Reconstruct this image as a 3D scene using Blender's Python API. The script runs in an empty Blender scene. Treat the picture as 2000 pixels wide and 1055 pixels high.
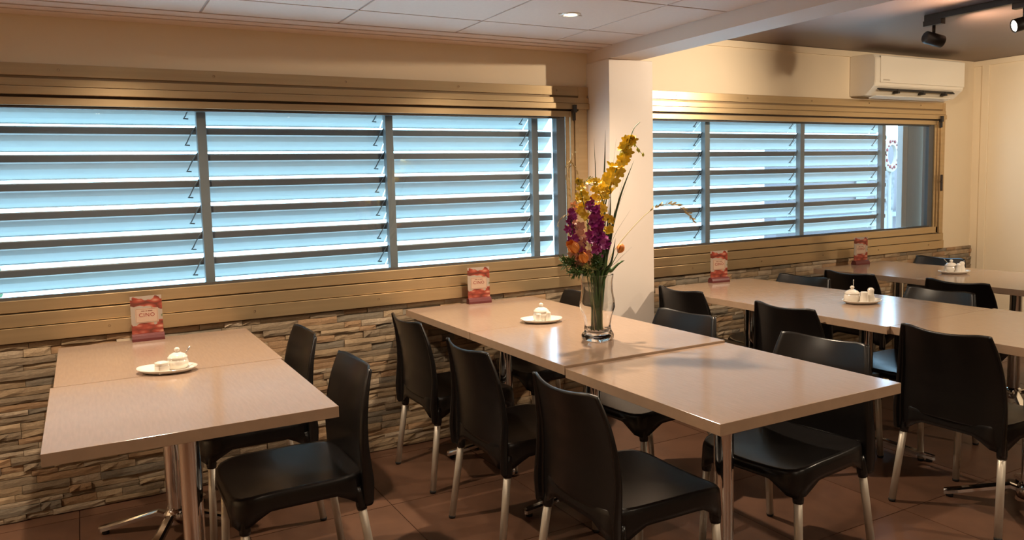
import bpy, bmesh, math, random
from mathutils import Vector, Matrix

random.seed(7)
PI = math.pi
SC = bpy.context.scene
COL = SC.collection

# ------------------------------------------------------------------ camera, sky, exposure
def make_camera():
    loc = Vector((-0.6092, -3.8668, 1.3966))
    yaw, pitch, roll, f, ppy = -0.504, -0.0937, -0.0252, 1521.46, 498.94
    fwd = Vector((-math.sin(yaw) * math.cos(pitch), math.cos(yaw) * math.cos(pitch), math.sin(pitch)))
    right = Vector((math.cos(yaw), math.sin(yaw), 0))
    up = right.cross(fwd)
    c, s = math.cos(roll), math.sin(roll)
    r2, u2 = right * c + up * s, -right * s + up * c
    cam = bpy.data.cameras.new('camera')
    cam.sensor_fit = 'HORIZONTAL'
    cam.sensor_width = 36
    cam.lens = f / 2000 * 36
    cam.shift_y = (ppy - 527.5) / 2000
    cam.clip_start = 0.05
    o = bpy.data.objects.new('camera', cam)
    COL.objects.link(o)
    m = Matrix((r2, u2, -fwd)).transposed().to_4x4()
    m.translation = loc
    o.matrix_world = m
    SC.camera = o
make_camera()

W = bpy.data.worlds.new('world')
SC.world = W
W.use_nodes = True
W.node_tree.nodes['Background'].inputs[0].default_value = (0.42, 0.72, 1.0, 1)
W.node_tree.nodes['Background'].inputs[1].default_value = 13.0

VS = SC.view_settings
VS.view_transform = 'Standard'
VS.look = 'None'
VS.gamma = 1
VS.use_curve_mapping = False
VS.exposure = 0.0
WARM = (1.0, 0.79, 0.57)
DOWN_POWER = 150
TRACK_POWER = 140

# ------------------------------------------------------------------ materials
MATS = {}
def mat(name, col, rough=0.5, metal=0.0, var=0.0, scale=20, bump=0.0, bscale=None, spec=0.5,
        stretch=(1, 1, 1), coat=0.0, emit=None, estr=0, col2=None, detail=4):
    m = bpy.data.materials.new(name)
    m.use_nodes = True
    nt = m.node_tree
    b = nt.nodes['Principled BSDF']
    b.inputs['Base Color'].default_value = (*col, 1)
    b.inputs['Roughness'].default_value = rough
    b.inputs['Metallic'].default_value = metal
    b.inputs['Specular IOR Level'].default_value = spec
    b.inputs['Coat Weight'].default_value = coat
    b.inputs['Coat Roughness'].default_value = 0.1
    if emit:
        b.inputs['Emission Color'].default_value = (*emit, 1)
        b.inputs['Emission Strength'].default_value = estr
    if var or bump or col2:
        tc = nt.nodes.new('ShaderNodeTexCoord')
        mp = nt.nodes.new('ShaderNodeMapping')
        mp.inputs['Scale'].default_value = stretch
        nt.links.new(tc.outputs['Object'], mp.inputs['Vector'])
        nz = nt.nodes.new('ShaderNodeTexNoise')
        nz.inputs['Scale'].default_value = scale
        nz.inputs['Detail'].default_value = detail
        nt.links.new(mp.outputs[0], nz.inputs['Vector'])
        if var or col2:
            rp = nt.nodes.new('ShaderNodeValToRGB')
            rp.color_ramp.elements[0].position = 0.3
            rp.color_ramp.elements[1].position = 0.7
            c2 = col2 or tuple(min(1, c * (1 + var)) for c in col)
            c1 = col if col2 else tuple(c * (1 - var) for c in col)
            rp.color_ramp.elements[0].color = (*c1, 1)
            rp.color_ramp.elements[1].color = (*c2, 1)
            nt.links.new(nz.outputs['Fac'], rp.inputs[0])
            nt.links.new(rp.outputs[0], b.inputs['Base Color'])
        if bump:
            bp = nt.nodes.new('ShaderNodeBump')
            bp.inputs['Strength'].default_value = bump
            bp.inputs['Distance'].default_value = 0.004
            if bscale:
                nz2 = nt.nodes.new('ShaderNodeTexNoise')
                nz2.inputs['Scale'].default_value = bscale
                nt.links.new(mp.outputs[0], nz2.inputs['Vector'])
                nt.links.new(nz2.outputs['Fac'], bp.inputs['Height'])
            else:
                nt.links.new(nz.outputs['Fac'], bp.inputs['Height'])
            nt.links.new(bp.outputs[0], b.inputs['Normal'])
    MATS[name] = m
    return m

mat('cream', (0.80, 0.67, 0.48), 0.55, var=0.02, scale=3)
mat('pillar', (0.72, 0.64, 0.575), 0.5, var=0.015, scale=4)
mat('tile_white', (0.71, 0.575, 0.485), 0.7, var=0.02, scale=60, bump=0.05)
mat('grid', (0.46, 0.37, 0.33), 0.6)
mat('beam', (0.71, 0.59, 0.50), 0.55)
mat('dark_ceiling', (0.14, 0.085, 0.068), 0.42, var=0.05, scale=4)
mat('floor', (0.115, 0.056, 0.033), 0.42, var=0.22, scale=5, bump=0.04, bscale=60, detail=8)
mat('joint', (0.085, 0.045, 0.03), 0.7)
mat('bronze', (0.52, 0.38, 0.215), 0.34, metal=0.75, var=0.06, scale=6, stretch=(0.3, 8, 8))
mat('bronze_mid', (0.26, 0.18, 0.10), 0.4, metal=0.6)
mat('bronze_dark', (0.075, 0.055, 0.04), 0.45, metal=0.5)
mat('gasket', (0.05, 0.045, 0.04), 0.6)
mat('laminate', (0.34, 0.237, 0.172), 0.15, var=0.05, scale=14, stretch=(9, 1, 1), bump=0.012, bscale=90)
mat('laminate_edge', (0.37, 0.25, 0.165), 0.45, var=0.05, scale=30)
mat('chrome', (0.82, 0.80, 0.78), 0.09, metal=1)
mat('chair_black', (0.0065, 0.0055, 0.0055), 0.30, bump=0.02, scale=300)
mat('alu', (0.62, 0.56, 0.47), 0.42, metal=0.55)
mat('rubber', (0.012, 0.011, 0.01), 0.7)
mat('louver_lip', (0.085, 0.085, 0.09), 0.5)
mat('louver', (0.40, 0.415, 0.395), 0.45, var=0.02, scale=5)
mat('louver_post', (0.16, 0.165, 0.165), 0.5, metal=0.2)
mat('clip', (0.10, 0.12, 0.13), 0.5, metal=0.4)
mat('ceramic', (0.80, 0.74, 0.65), 0.16, coat=0.4)
mat('steel', (0.7, 0.68, 0.64), 0.2, metal=1)
mat('maroon', (0.115, 0.026, 0.026), 0.35, var=0.1, scale=30, stretch=(1, 6, 6))
mat('acrylic', (0.74, 0.66, 0.56), 0.25)
mat('panel_beige', (0.46, 0.32, 0.235), 0.4)
mat('ink_red', (0.22, 0.015, 0.015), 0.5)
mat('ink_brown', (0.22, 0.10, 0.07), 0.5)
mat('white_plastic', (0.83, 0.76, 0.64), 0.22, coat=0.2)
mat('vent_dark', (0.03, 0.025, 0.02), 0.7)
mat('black_metal', (0.03, 0.026, 0.024), 0.4, metal=0.3)
mat('lens', (1, 0.9, 0.75), 0.3, emit=(1.0, 0.86, 0.62), estr=14)
mat('lens_spot', (1, 0.95, 0.9), 0.3, emit=(1.0, 0.93, 0.82), estr=9)
mat('ground', (0.62, 0.62, 0.60), 0.8, var=0.04, scale=2)
mat('hedge', (0.03, 0.075, 0.02), 0.7, var=0.5, scale=9)
mat('outer_grey', (0.13, 0.115, 0.105), 0.5)
mat('outer_dark', (0.085, 0.092, 0.10), 0.4, var=0.1, scale=4, stretch=(12, 12, 0.5))
mat('outer_blue_shaded', (0.065, 0.050, 0.055), 0.6)  # building front, darkened in colour to stand in for outdoor shade
mat('sign_white_shaded', (0.21, 0.18, 0.15), 0.5)  # white of the ring sign with shade put into the colour
mat('sign_red_shaded', (0.15, 0.006, 0.008), 0.5)  # red dots, darkened for the same shade
mat('print_bw', (0.006, 0.006, 0.006), 0.5, col2=(0.11, 0.10, 0.09), scale=26)
# flowers
mat('leaf_dark', (0.030, 0.060, 0.020), 0.45, var=0.3, scale=12)
mat('leaf', (0.060, 0.13, 0.030), 0.5, var=0.3, scale=14)
mat('leaf_pale', (0.30, 0.30, 0.10), 0.6, var=0.2, scale=14)
mat('stem_dry', (0.60, 0.48, 0.24), 0.6)
mat('petal_yellow', (0.86, 0.62, 0.05), 0.5, var=0.15, scale=30)
mat('petal_lime', (0.58, 0.55, 0.06), 0.5, var=0.15, scale=30)
mat('petal_purple', (0.32, 0.025, 0.22), 0.5, var=0.3, scale=40)
mat('petal_pink', (0.72, 0.40, 0.30), 0.55, var=0.15, scale=30)
mat('petal_orange', (0.85, 0.29, 0.05), 0.45, var=0.2, scale=25)
mat('blossom', (0.75, 0.68, 0.45), 0.6)

STONE_COLS = [(0.33, 0.235, 0.142), (0.40, 0.29, 0.18), (0.26, 0.195, 0.128), (0.35, 0.22, 0.122),
              (0.23, 0.19, 0.14), (0.43, 0.335, 0.235)]
for i, c in enumerate(STONE_COLS):
    mat('stone_%d' % i, c, 0.8, var=0.24, scale=14, bump=0.75, bscale=38, spec=0.25)

def glass_mats():
    m = bpy.data.materials.new('pane_glass'); m.use_nodes = True
    nt = m.node_tree; nt.nodes.clear()
    out = nt.nodes.new('ShaderNodeOutputMaterial')
    mx = nt.nodes.new('ShaderNodeMixShader')
    tr = nt.nodes.new('ShaderNodeBsdfTransparent'); tr.inputs[0].default_value = (0.95, 0.97, 0.97, 1)
    gl = nt.nodes.new('ShaderNodeBsdfGlossy'); gl.inputs['Roughness'].default_value = 0.01
    fr = nt.nodes.new('ShaderNodeFresnel'); fr.inputs[0].default_value = 1.45
    ge = nt.nodes.new('ShaderNodeNewGeometry'); io = nt.nodes.new('ShaderNodeMapRange')
    io.inputs[3].default_value = 1.45; io.inputs[4].default_value = 1 / 1.45
    nt.links.new(ge.outputs['Backfacing'], io.inputs[0]); nt.links.new(io.outputs[0], fr.inputs[0])
    nt.links.new(fr.outputs[0], mx.inputs[0]); nt.links.new(tr.outputs[0], mx.inputs[1])
    nt.links.new(gl.outputs[0], mx.inputs[2]); nt.links.new(mx.outputs[0], out.inputs[0])
    MATS['pane_glass'] = m
    m = bpy.data.materials.new('vase_glass'); m.use_nodes = True
    b = m.node_tree.nodes['Principled BSDF']
    b.inputs['Base Color'].default_value = (0.97, 0.98, 0.97, 1)
    b.inputs['Transmission Weight'].default_value = 1
    b.inputs['Roughness'].default_value = 0.01
    b.inputs['IOR'].default_value = 1.46
    MATS['vase_glass'] = m
glass_mats()

def food_print():
    # flat printed picture on the table cards: red shellfish and greens at top and bottom, beige between
    m = bpy.data.materials.new('card_print'); m.use_nodes = True
    nt = m.node_tree; b = nt.nodes['Principled BSDF']; b.inputs['Roughness'].default_value = 0.25
    N, L = nt.nodes.new, nt.links.new
    tc = N('ShaderNodeTexCoord'); sp = N('ShaderNodeSeparateXYZ'); L(tc.outputs['Object'], sp.inputs[0])
    vo = N('ShaderNodeTexVoronoi'); vo.inputs['Scale'].default_value = 46
    mp = N('ShaderNodeMapping'); mp.inputs['Scale'].default_value = (0.55, 1, 1.3); mp.inputs['Rotation'].default_value = (0, 0.35, 0)
    L(tc.outputs['Object'], mp.inputs[0]); L(mp.outputs[0], vo.inputs['Vector'])
    r1 = N('ShaderNodeValToRGB'); e = r1.color_ramp.elements
    e[0].position = 0.1; e[0].color = (0.50, 0.24, 0.16, 1)
    e[1].position = 0.85; e[1].color = (0.12, 0.03, 0.02, 1)
    x = e.new(0.45); x.color = (0.30, 0.055, 0.035, 1)
    L(vo.outputs['Distance'], r1.inputs[0])
    nz = N('ShaderNodeTexNoise'); nz.inputs['Scale'].default_value = 30; L(tc.outputs['Object'], nz.inputs['Vector'])
    r2 = N('ShaderNodeValToRGB'); e = r2.color_ramp.elements
    e[0].position = 0.32; e[0].color = (0.07, 0.11, 0.04, 1); e[1].position = 0.40; e[1].color = (0.34, 0.28, 0.23, 1)
    L(nz.outputs['Fac'], r2.inputs[0])
    r3 = N('ShaderNodeValToRGB'); r3.color_ramp.interpolation = 'CONSTANT'; e = r3.color_ramp.elements
    e[0].position = 0; e[0].color = (1, 1, 1, 1); e[1].position = 0.38; e[1].color = (0, 0, 0, 1)
    x = e.new(0.74); x.color = (1, 1, 1, 1)
    x = e.new(0.93); x.color = (0, 0, 0, 1)
    dv = N('ShaderNodeMath'); dv.operation = 'MULTIPLY_ADD'; dv.inputs[1].default_value = 1 / 0.20; dv.inputs[2].default_value = 0
    nz2 = N('ShaderNodeTexNoise'); nz2.inputs['Scale'].default_value = 19; L(tc.outputs['Object'], nz2.inputs['Vector'])
    ad = N('ShaderNodeMath'); ad.operation = 'MULTIPLY_ADD'; ad.inputs[1].default_value = 0.42
    L(sp.outputs['Z'], dv.inputs[0]); L(nz2.outputs['Fac'], ad.inputs[0]); L(dv.outputs[0], ad.inputs[2])
    sb = N('ShaderNodeMath'); sb.operation = 'SUBTRACT'; sb.inputs[1].default_value = 0.21; L(ad.outputs[0], sb.inputs[0])
    L(sb.outputs[0], r3.inputs[0])
    mx = N('ShaderNodeMix'); mx.data_type = 'RGBA'
    L(r3.outputs[0], mx.inputs[0]); L(r2.outputs[0], mx.inputs[6]); L(r1.outputs[0], mx.inputs[7])
    L(mx.outputs[2], b.inputs['Base Color'])
    MATS['card_print'] = m
food_print()

# ------------------------------------------------------------------ helpers
def tag(o, label=None, cat=None, group=None, kind=None):
    if label: o['label'] = label
    if cat: o['category'] = cat
    if group: o['group'] = group
    if kind: o['kind'] = kind
    return o

def link(name, me, parent=None, loc=None, rot=None):
    o = bpy.data.objects.new(name, me)
    COL.objects.link(o)
    if parent: o.parent = parent
    if loc is not None: o.location = loc
    if rot is not None: o.rotation_euler = rot
    return o

def empty(name, loc=(0, 0, 0), rz=0):
    o = bpy.data.objects.new(name, None)
    COL.objects.link(o)
    o.location = loc
    o.rotation_euler = (0, 0, rz)
    o.empty_display_size = 0.05
    return o

def me_from(bm, name, *mats, smooth=False):
    bmesh.ops.recalc_face_normals(bm, faces=bm.faces)
    me = bpy.data.meshes.new(name)
    bm.to_mesh(me); bm.free()
    for m in mats: me.materials.append(MATS[m])
    if smooth:
        for p in me.polygons: p.use_smooth = True
    return me

def box(bm, x0, x1, y0, y1, z0, z1, bev=0.0, mi=0):
    vs = [bm.verts.new((x, y, z)) for x in (x0, x1) for y in (y0, y1) for z in (z0, z1)]
    fs = [bm.faces.new([vs[i] for i in f]) for f in
          ((0, 1, 3, 2), (4, 6, 7, 5), (0, 4, 5, 1), (2, 3, 7, 6), (0, 2, 6, 4), (1, 5, 7, 3))]
    for f in fs: f.material_index = mi
    if bev:
        es = list({e for f in fs for e in f.edges})
        bmesh.ops.bevel(bm, geom=es, offset=bev, segments=2, affect='EDGES', profile=0.5)
    return vs

def box_obj(name, x0, x1, y0, y1, z0, z1, m, parent=None, bev=0.0, kind=None):
    bm = bmesh.new()
    cx, cy, cz = (x0 + x1) / 2, (y0 + y1) / 2, z0
    if parent is None:
        box(bm, x0 - cx, x1 - cx, y0 - cy, y1 - cy, 0, z1 - z0, bev)
        o = link(name, me_from(bm, name, m), None, (cx, cy, cz))
    else:
        box(bm, x0, x1, y0, y1, z0, z1, bev)
        o = link(name, me_from(bm, name, m), parent)
    if kind: o['kind'] = kind
    return o

def tube(bm, pts, radii, seg=10, caps=True, mi=0):
    pts = [Vector(p) for p in pts]
    if not isinstance(radii, (list, tuple)): radii = [radii] * len(pts)
    rings = []
    t0 = (pts[1] - pts[0]).normalized()
    n = t0.orthogonal().normalized()
    for i, p in enumerate(pts):
        t = (pts[min(i + 1, len(pts) - 1)] - pts[max(i - 1, 0)]).normalized()
        n = (n - t * n.dot(t)).normalized()
        b = t.cross(n)
        rings.append([bm.verts.new(p + (n * math.cos(a) + b * math.sin(a)) * radii[i])
                      for a in [2 * PI * k / seg for k in range(seg)]])
    for a, b in zip(rings, rings[1:]):
        for k in range(seg):
            f = bm.faces.new((a[k], a[(k + 1) % seg], b[(k + 1) % seg], b[k])); f.smooth = True; f.material_index = mi
    if caps:
        bm.faces.new(list(reversed(rings[0]))).material_index = mi
        bm.faces.new(rings[-1]).material_index = mi

def lathe(bm, prof, seg=24, c=(0, 0, 0), closed=False, sx=1, sy=1, mi=0, power=2.0):
    """prof: list of (r, z); superellipse power>2 gives a squarish section"""
    rings = []
    for r, z in prof:
        ring = []
        for k in range(seg):
            a = 2 * PI * k / seg
            ca, sa = math.cos(a), math.sin(a)
            q = (abs(ca) ** power + abs(sa) ** power) ** (-1 / power)
            ring.append(bm.verts.new((c[0] + r * q * ca * sx, c[1] + r * q * sa * sy, c[2] + z)))
        rings.append(ring)
    for a, b in zip(rings, rings[1:]):
        for k in range(seg):
            f = bm.faces.new((a[k], a[(k + 1) % seg], b[(k + 1) % seg], b[k])); f.smooth = True; f.material_index = mi
    if closed:
        bm.faces.new(list(reversed(rings[0]))).material_index = mi
        bm.faces.new(rings[-1]).material_index = mi

def bake(me, *mods):
    """returns a new mesh with the modifiers applied"""
    o = bpy.data.objects.new('bake', me)
    COL.objects.link(o)
    for t, kw in mods:
        md = o.modifiers.new(t, t)
        for k, v in kw.items(): setattr(md, k, v)
    dg = bpy.context.evaluated_depsgraph_get()
    r = bpy.data.meshes.new_from_object(o.evaluated_get(dg))
    bpy.data.objects.remove(o)
    return r

def copy_tree(o, parent=None):
    c = o.copy(); COL.objects.link(c); c.parent = parent
    for ch in list(o.children): copy_tree(ch, c)
    return c

# ------------------------------------------------------------------ the room
CEIL, CEILR = 2.15, 2.29
XL, XR, YB = -3.2, 5.93, -7.0

# floor with large brown tiles
fl = box_obj('floor', XL, XR, YB, 0.05, -0.10, -0.004, 'joint', kind='structure')
T = 0.6
bm = bmesh.new(); box(bm, -T / 2 + .002, T / 2 - .002, -T / 2 + .002, T / 2 - .002, 0, 0.004)
tile_me = me_from(bm, 'tile', 'floor')
fx, fy = fl.location.x, fl.location.y
for i in range(-6, 11):
    for j in range(-11, 2):
        x, y = 0.2 + i * T, -0.707 + T / 2 + j * T
        if y < -6.9 or x > 5.65 or y > 0 or x < -2.9: continue
        link('floor_tile', tile_me, fl, (x - fx, y - fy, 0.096))
# last half-row against the window wall, and far right edge filler
bm = bmesh.new(); box(bm, -T / 2 + .002, T / 2 - .002, -.052, .052, 0, 0.004)
strip_me = me_from(bm, 'tile_strip', 'floor')
for i in range(-5, 10):
    link('floor_tile', strip_me, fl, (0.2 + i * T - fx, -0.052 - fy, 0.096))

# window wall: solid pieces around two long openings
bm = bmesh.new()
for (x0, x1, z0, z1) in ((XL, XR, 1.80, 2.45), (XL, XR, -0.1, 0.94), (XL, -1.5, .94, 1.8),
                         (1.93, 2.42, .94, 1.8), (5.44, XR, .94, 1.8)):
    box(bm, x0, x1, 0, 0.05, z0, z1)
wall = link('wall_back', me_from(bm, 'wall_back', 'cream')); wall['kind'] = 'structure'
box_obj('wall_right', XR, XR + .1, YB, 0.05, -.1, 2.45, 'cream', kind='structure')
box_obj('wall_left', XL - .1, XL, YB, 0.05, -.1, 2.45, 'cream', kind='structure')
box_obj('wall_front', XL - .1, XR + .1, YB - .1, YB, -.1, 2.45, 'cream', kind='structure')

# low tiled ceiling on the left
bm = bmesh.new()
box(bm, XL, 2.06, YB, -1.76, CEIL, CEIL + .1)
box(bm, XL, -1.31, -1.76, 0, CEIL, CEIL + .1)
box(bm, -1.31, 2.06, -1.76, 0, CEIL + .005, CEIL + .1, mi=1)
ceil = link('ceiling', me_from(bm, 'ceiling', 'tile_white', 'grid')); ceil['kind'] = 'structure'
def tile_mesh(w, d, nm):
    bm = bmesh.new(); box(bm, -w / 2 + .0055, w / 2 - .0055, -d / 2 + .0055, d / 2 - .0055, 0, .008, 0.0015)
    return me_from(bm, nm, 'tile_white')
tm = tile_mesh(.6, .6, 'ceiling_tile'); tm2 = tile_mesh(.365, .6, 'ceiling_tile_cut')
tm3 = tile_mesh(.6, .30, 'ceiling_tile_row'); tm4 = tile_mesh(.365, .30, 'ceiling_tile_corner')
for i in range(-3, 3):
    for j in range(3):
        last = i == 2
        x = 0.495 + i * .6 + .3
        if last: x = 1.695 + .1825
        if j == 0: link('ceiling_tile', tm4 if last else tm3, ceil, (x, -.40, CEIL))
        else: link('ceiling_tile', tm2 if last else tm, ceil, (x, -.55 - .3 - .6 * (j - 1), CEIL))
# stepped border along the window wall
bm = bmesh.new()
for (y0, y1, z0) in ((-.25, -.165, 2.147), (-.163, -.10, 2.143), (-.098, 0, 2.139)):
    box(bm, XL, 2.06, y0, y1, z0, CEIL + .02, .0012)
tr = link('trim_1', me_from(bm, 'trim_1', 'tile_white')); tr['kind'] = 'structure'

# boxed beam, pillar, high dark ceiling
box_obj('trim_2', 2.06, 2.275, YB, 0, 2.078, 2.45, 'beam', kind='structure')
box_obj('wall_pillar', 2.052, 2.366, -.226, 0, 0, 2.078, 'pillar', bev=.003, kind='structure')
box_obj('ceiling_right', 2.275, XR, YB, 0, CEILR, CEILR + .1, 'dark_ceiling', kind='structure')

# thin cover strips: under the dark ceiling and on the right wall
bm = bmesh.new(); box(bm, 2.37, 4.385, -.012, 0, 2.245, 2.288, .002)
tr = link('trim_3', me_from(bm, 'trim_3', 'cream')); tr['kind'] = 'structure'
bm = bmesh.new()
box(bm, 5.918, XR, -.13, -.07, 0, 2.25, .003); box(bm, 5.918, XR, -1.33, -1.27, 0, 2.25, .003)
box(bm, 5.918, XR, -4, 0, 2.245, 2.288, .003)
tr = link('trim_4', me_from(bm, 'trim_4', 'cream')); tr['kind'] = 'structure'

# ------------------------------------------------------------------ stone cladding below the windows
def stone_mesh(seed):
    r = random.Random(seed)
    bm = bmesh.new()
    # unit stone: x,z in -.5...5, front at y=-1, back at y=0
    nx, nz = 4, 2
    g = [[None] * (nz + 1) for _ in range(nx + 1)]
    for i in range(nx + 1):
        for k in range(nz + 1):
            edge = i in (0, nx) or k in (0, nz)
            y = -1 + (r.uniform(.06, .26) if edge else r.uniform(-.1, .12))
            jx = 0 if i in (0, nx) else r.uniform(-.06, .06)
            jz = 0 if k in (0, nz) else r.uniform(-.12, .12)
            zz = -.5 + k / nz + jz
            if k in (0, nz): zz += r.uniform(-.06, .01) * (1 if k else -1)
            g[i][k] = bm.verts.new((-.5 + i / nx + jx, y, zz))
    for i in range(nx):
        for k in range(nz):
            bm.faces.new((g[i][k], g[i + 1][k], g[i + 1][k + 1], g[i][k + 1]))
    rim = [g[i][0] for i in range(nx + 1)] + [g[nx][k] for k in range(1, nz + 1)] + \
          [g[i][nz] for i in range(nx - 1, -1, -1)] + [g[0][k] for k in range(nz - 1, 0, -1)]
    bk = [bm.verts.new((v.co.x, 0, v.co.z)) for v in rim]
    for i in range(len(rim)):
        j = (i + 1) % len(rim)
        bm.faces.new((rim[i], bk[i], bk[j], rim[j]))
    bmesh.ops.recalc_face_normals(bm, faces=bm.faces)
    return bm
stone_bms = [stone_mesh(i) for i in range(5)]
stone_me = {}
for i, b in enumerate(stone_bms):
    for c in range(len(STONE_COLS)):
        me = bpy.data.meshes.new('stone'); b.to_mesh(me); me.materials.append(MATS['stone_%d' % c]); stone_me[i, c] = me
rest = bmesh.new()
rr = random.Random(3)
z = 0.004
n_ind = 0
stones = []
while z < .765:
    h = rr.choice((.022, .026, .031, .036))
    if z + h > .775: h = .775 - z
    x = -1.6 - rr.random() * .2
    while x < XR - .02:
        l = rr.choice((.09, .12, .15, .19, .23, .28)) * rr.uniform(.85, 1.15)
        l = min(l, XR - x)
        stones.append((x + l / 2, z + h / 2, l, h, rr.uniform(.013, .025), rr.randrange(5), rr.randrange(len(STONE_COLS))))
        x += l
    z += h
def seen(s):  # nearest the viewer and not behind the left tables
    x, zz = s[0], s[1]
    return (-1.02 < x < -.66) or (.0 < x < .86) or (-.66 <= x <= 0 and zz < .33)
for (x, zz, l, h, d, v, c) in stones:
    if n_ind < 300 and seen((x, zz)):
        o = link('stone', stone_me[v, c], wall, (x, 0, zz)); o.scale = (l - .0015, d, h - .001); n_ind += 1
    else:
        t = stone_bms[v].copy()
        off = len(rest.verts)
        M = Matrix.Translation((x, 0, zz)) @ Matrix.Diagonal((l - .0015, d, h - .001, 1))
        vm = [rest.verts.new(M @ q.co) for q in t.verts]
        t.verts.index_update()
        for f in t.faces:
            nf = rest.faces.new([vm[q.index] for q in f.verts]); nf.material_index = c
        t.free()
o = link('stone_cladding', me_from(rest, 'stone_cladding', *['stone_%d' % i for i in range(len(STONE_COLS))]), wall)
o['kind'] = 'stuff'

# ------------------------------------------------------------------ windows
def window(name, x0, x1, gl0, gl1, jamb_l):
    """x0..x1 outer frame, gl0..gl1 glass"""
    w = empty(name, ((x0 + x1) / 2, 0, .775)); w['kind'] = 'structure'
    ox, oz = w.location.x, .775
    def bar(nm, a, b, y0, y1, z0, z1, m='bronze', bev=.0015):
        bm = bmesh.new(); box(bm, a - ox, b - ox, y0, y1, z0 - oz, z1 - oz, bev)
        return link(nm, me_from(bm, nm, m), w)
    # header bands, stepping back towards the glass
    bar('header_band', x0, x1, -.020, 0, 1.889, 1.940)
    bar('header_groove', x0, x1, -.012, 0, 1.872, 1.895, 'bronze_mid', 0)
    bar('header_band', x0, x1, -.026, 0, 1.846, 1.877)
    bar('header_band', x0, x1, -.034, 0, 1.811, 1.844)
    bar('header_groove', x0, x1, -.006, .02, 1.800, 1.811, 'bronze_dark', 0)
    bar('sash_rail', gl0 - .06, gl1 + .10, -.016, .03, 1.768, 1.800)
    bar('gasket', gl0 - .02, gl1 + .03, -.002, .03, 1.757, 1.768, 'gasket', 0)
    # sill bands
    bar('gasket', gl0 - .02, gl1 + .03, -.006, .03, .953, .964, 'gasket', 0)
    bar('sill_band', gl0 - .06, x1, -.020, .02, .903, .953)
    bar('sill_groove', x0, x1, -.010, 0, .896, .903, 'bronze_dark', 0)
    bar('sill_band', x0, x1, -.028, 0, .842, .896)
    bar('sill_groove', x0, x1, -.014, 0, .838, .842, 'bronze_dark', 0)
    bar('sill_band', x0, x1, -.034, 0, .775, .838)
    # right jamb steps
    j = gl1 + .01
    bar('inner_jamb', j, j + .058, .0, .05, .953, 1.768, 'outer_dark', 0)
    for k, (a, b, y) in enumerate(((.058, .083, -.012), (.086, .108, -.020), (.111, .135, -.030), (.139, .200, -.022))):
        bar('jamb_band', j + a, min(j + b, x1), y, 0, .90 if k < 3 else .775, 1.80 if k < 3 else 1.94)
    # glass
    bm = bmesh.new(); box(bm, gl0 - .03 - ox, j + .04 - ox, .012, .016, .958 - oz, 1.765 - oz)
    link('pane', me_from(bm, 'pane', 'pane_glass'), w)
    # screws
    bm = bmesh.new(); lathe(bm, [(.0001, -.0015), (.0045, -.0015), (.0055, .001)], 8)
    bmesh.ops.rotate(bm, verts=bm.verts, matrix=Matrix.Rotation(PI / 2, 3, 'X'))
    sm = me_from(bm, 'screw', 'bronze_dark')
    x = x0 + .35
    while x < x1 - .05:
        link('screw', sm, w, (x - ox, -.0208, 1.915 - oz)); link('screw', sm, w, (x - ox + .12, -.0348, .812 - oz))
        x += .62
    # latch at the top of the jamb
    bm = bmesh.new(); box(bm, j + .088 - ox, j + .112 - ox, -.05, -.02, 1.79 - oz, 1.835 - oz, .003)
    box(bm, j + .094 - ox, j + .106 - ox, -.045, -.025, 1.745 - oz, 1.79 - oz, .003)
    link('latch', me_from(bm, 'latch', 'black_metal'), w)
    # long handle on the jamb
    bm = bmesh.new(); box(bm, j + .115 - ox, j + .122 - ox, -.048, -.030, 1.24 - oz, 1.37 - oz, .002)
    box(bm, j + .1 - ox, j + .118 - ox, -.044, -.034, 1.31 - oz, 1.322 - oz, .002)
    if name == 'window_2': link('handle', me_from(bm, 'handle', 'bronze_dark'), w)
    else: bm.free()
    return w
window('window_1', -1.62, 2.05, -1.55, 1.83, 0)
window('window_2', 2.37, 5.52, 2.42, 5.335, 0)

# ------------------------------------------------------------------ louvre screens outside
def louvers(posts, x_start, x_end, label):
    root = empty('louver_screen', ((x_start + x_end) / 2, .1, .6))
    tag(root, label, 'louvers')
    ox, oy, oz = root.location
    def slat_me(w):
        bm = bmesh.new()
        p = [(0.002, 0), (0, -.003), (0, -.030), (.012, -.036), (.036, -.060), (.060, -.078), (.066, -.083), (.090, -.101), (.090, -.106)]
        t = 0.004
        ins = [Vector((0, y, zz)) for y, zz in p]
        outs = [Vector((0, y + t, zz + t * .8)) for y, zz in p]
        prof = ins + outs[::-1]
        a = [bm.verts.new(v) for v in prof]; b = [bm.verts.new(v + Vector((w, 0, 0))) for v in prof]
        n = len(prof)
        for i in range(n):
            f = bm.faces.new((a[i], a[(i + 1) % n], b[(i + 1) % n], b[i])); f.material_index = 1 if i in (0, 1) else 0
        bm.faces.new(a[::-1]); bm.faces.new(b)
        return me_from(bm, 'slat', 'louver', 'louver_lip')
    bm = bmesh.new(); box(bm, -.021, .021, -.045, -.004, 0, 1.5, .002)
    pm = me_from(bm, 'post', 'louver_post')
    bm = bmesh.new()
    tube(bm, [(0, -.012, .030), (-.022, -.008, .0), (-.045, .012, -.05), (-.052, .02, -.058), (-.03, .02, -.06)], .0032, 5)
    cm = me_from(bm, 'slat_clip', 'clip')
    edges = [x_start] + posts + ([x_end] if x_end > posts[-1] + .03 else [])
    for px in posts: link('post', pm, root, (px - ox, 0, .1 - .0))
    for a, b in zip(edges, edges[1:]):
        m = slat_me(b - a - .006)
        z = 1.934
        while z > .72:
            link('slat', m, root, (a + .003 - ox, 0, z - oz))
            if b in posts: link('slat_clip', cm, root, (b - ox - .018, -.004, z - oz - .02))
            z -= .1233
    return root
louvers([-.087 - .925, -.087, .837, 1.725], -1.9, 1.868, 'pale blue horizontal louvre slats outside the long left window')
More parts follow.
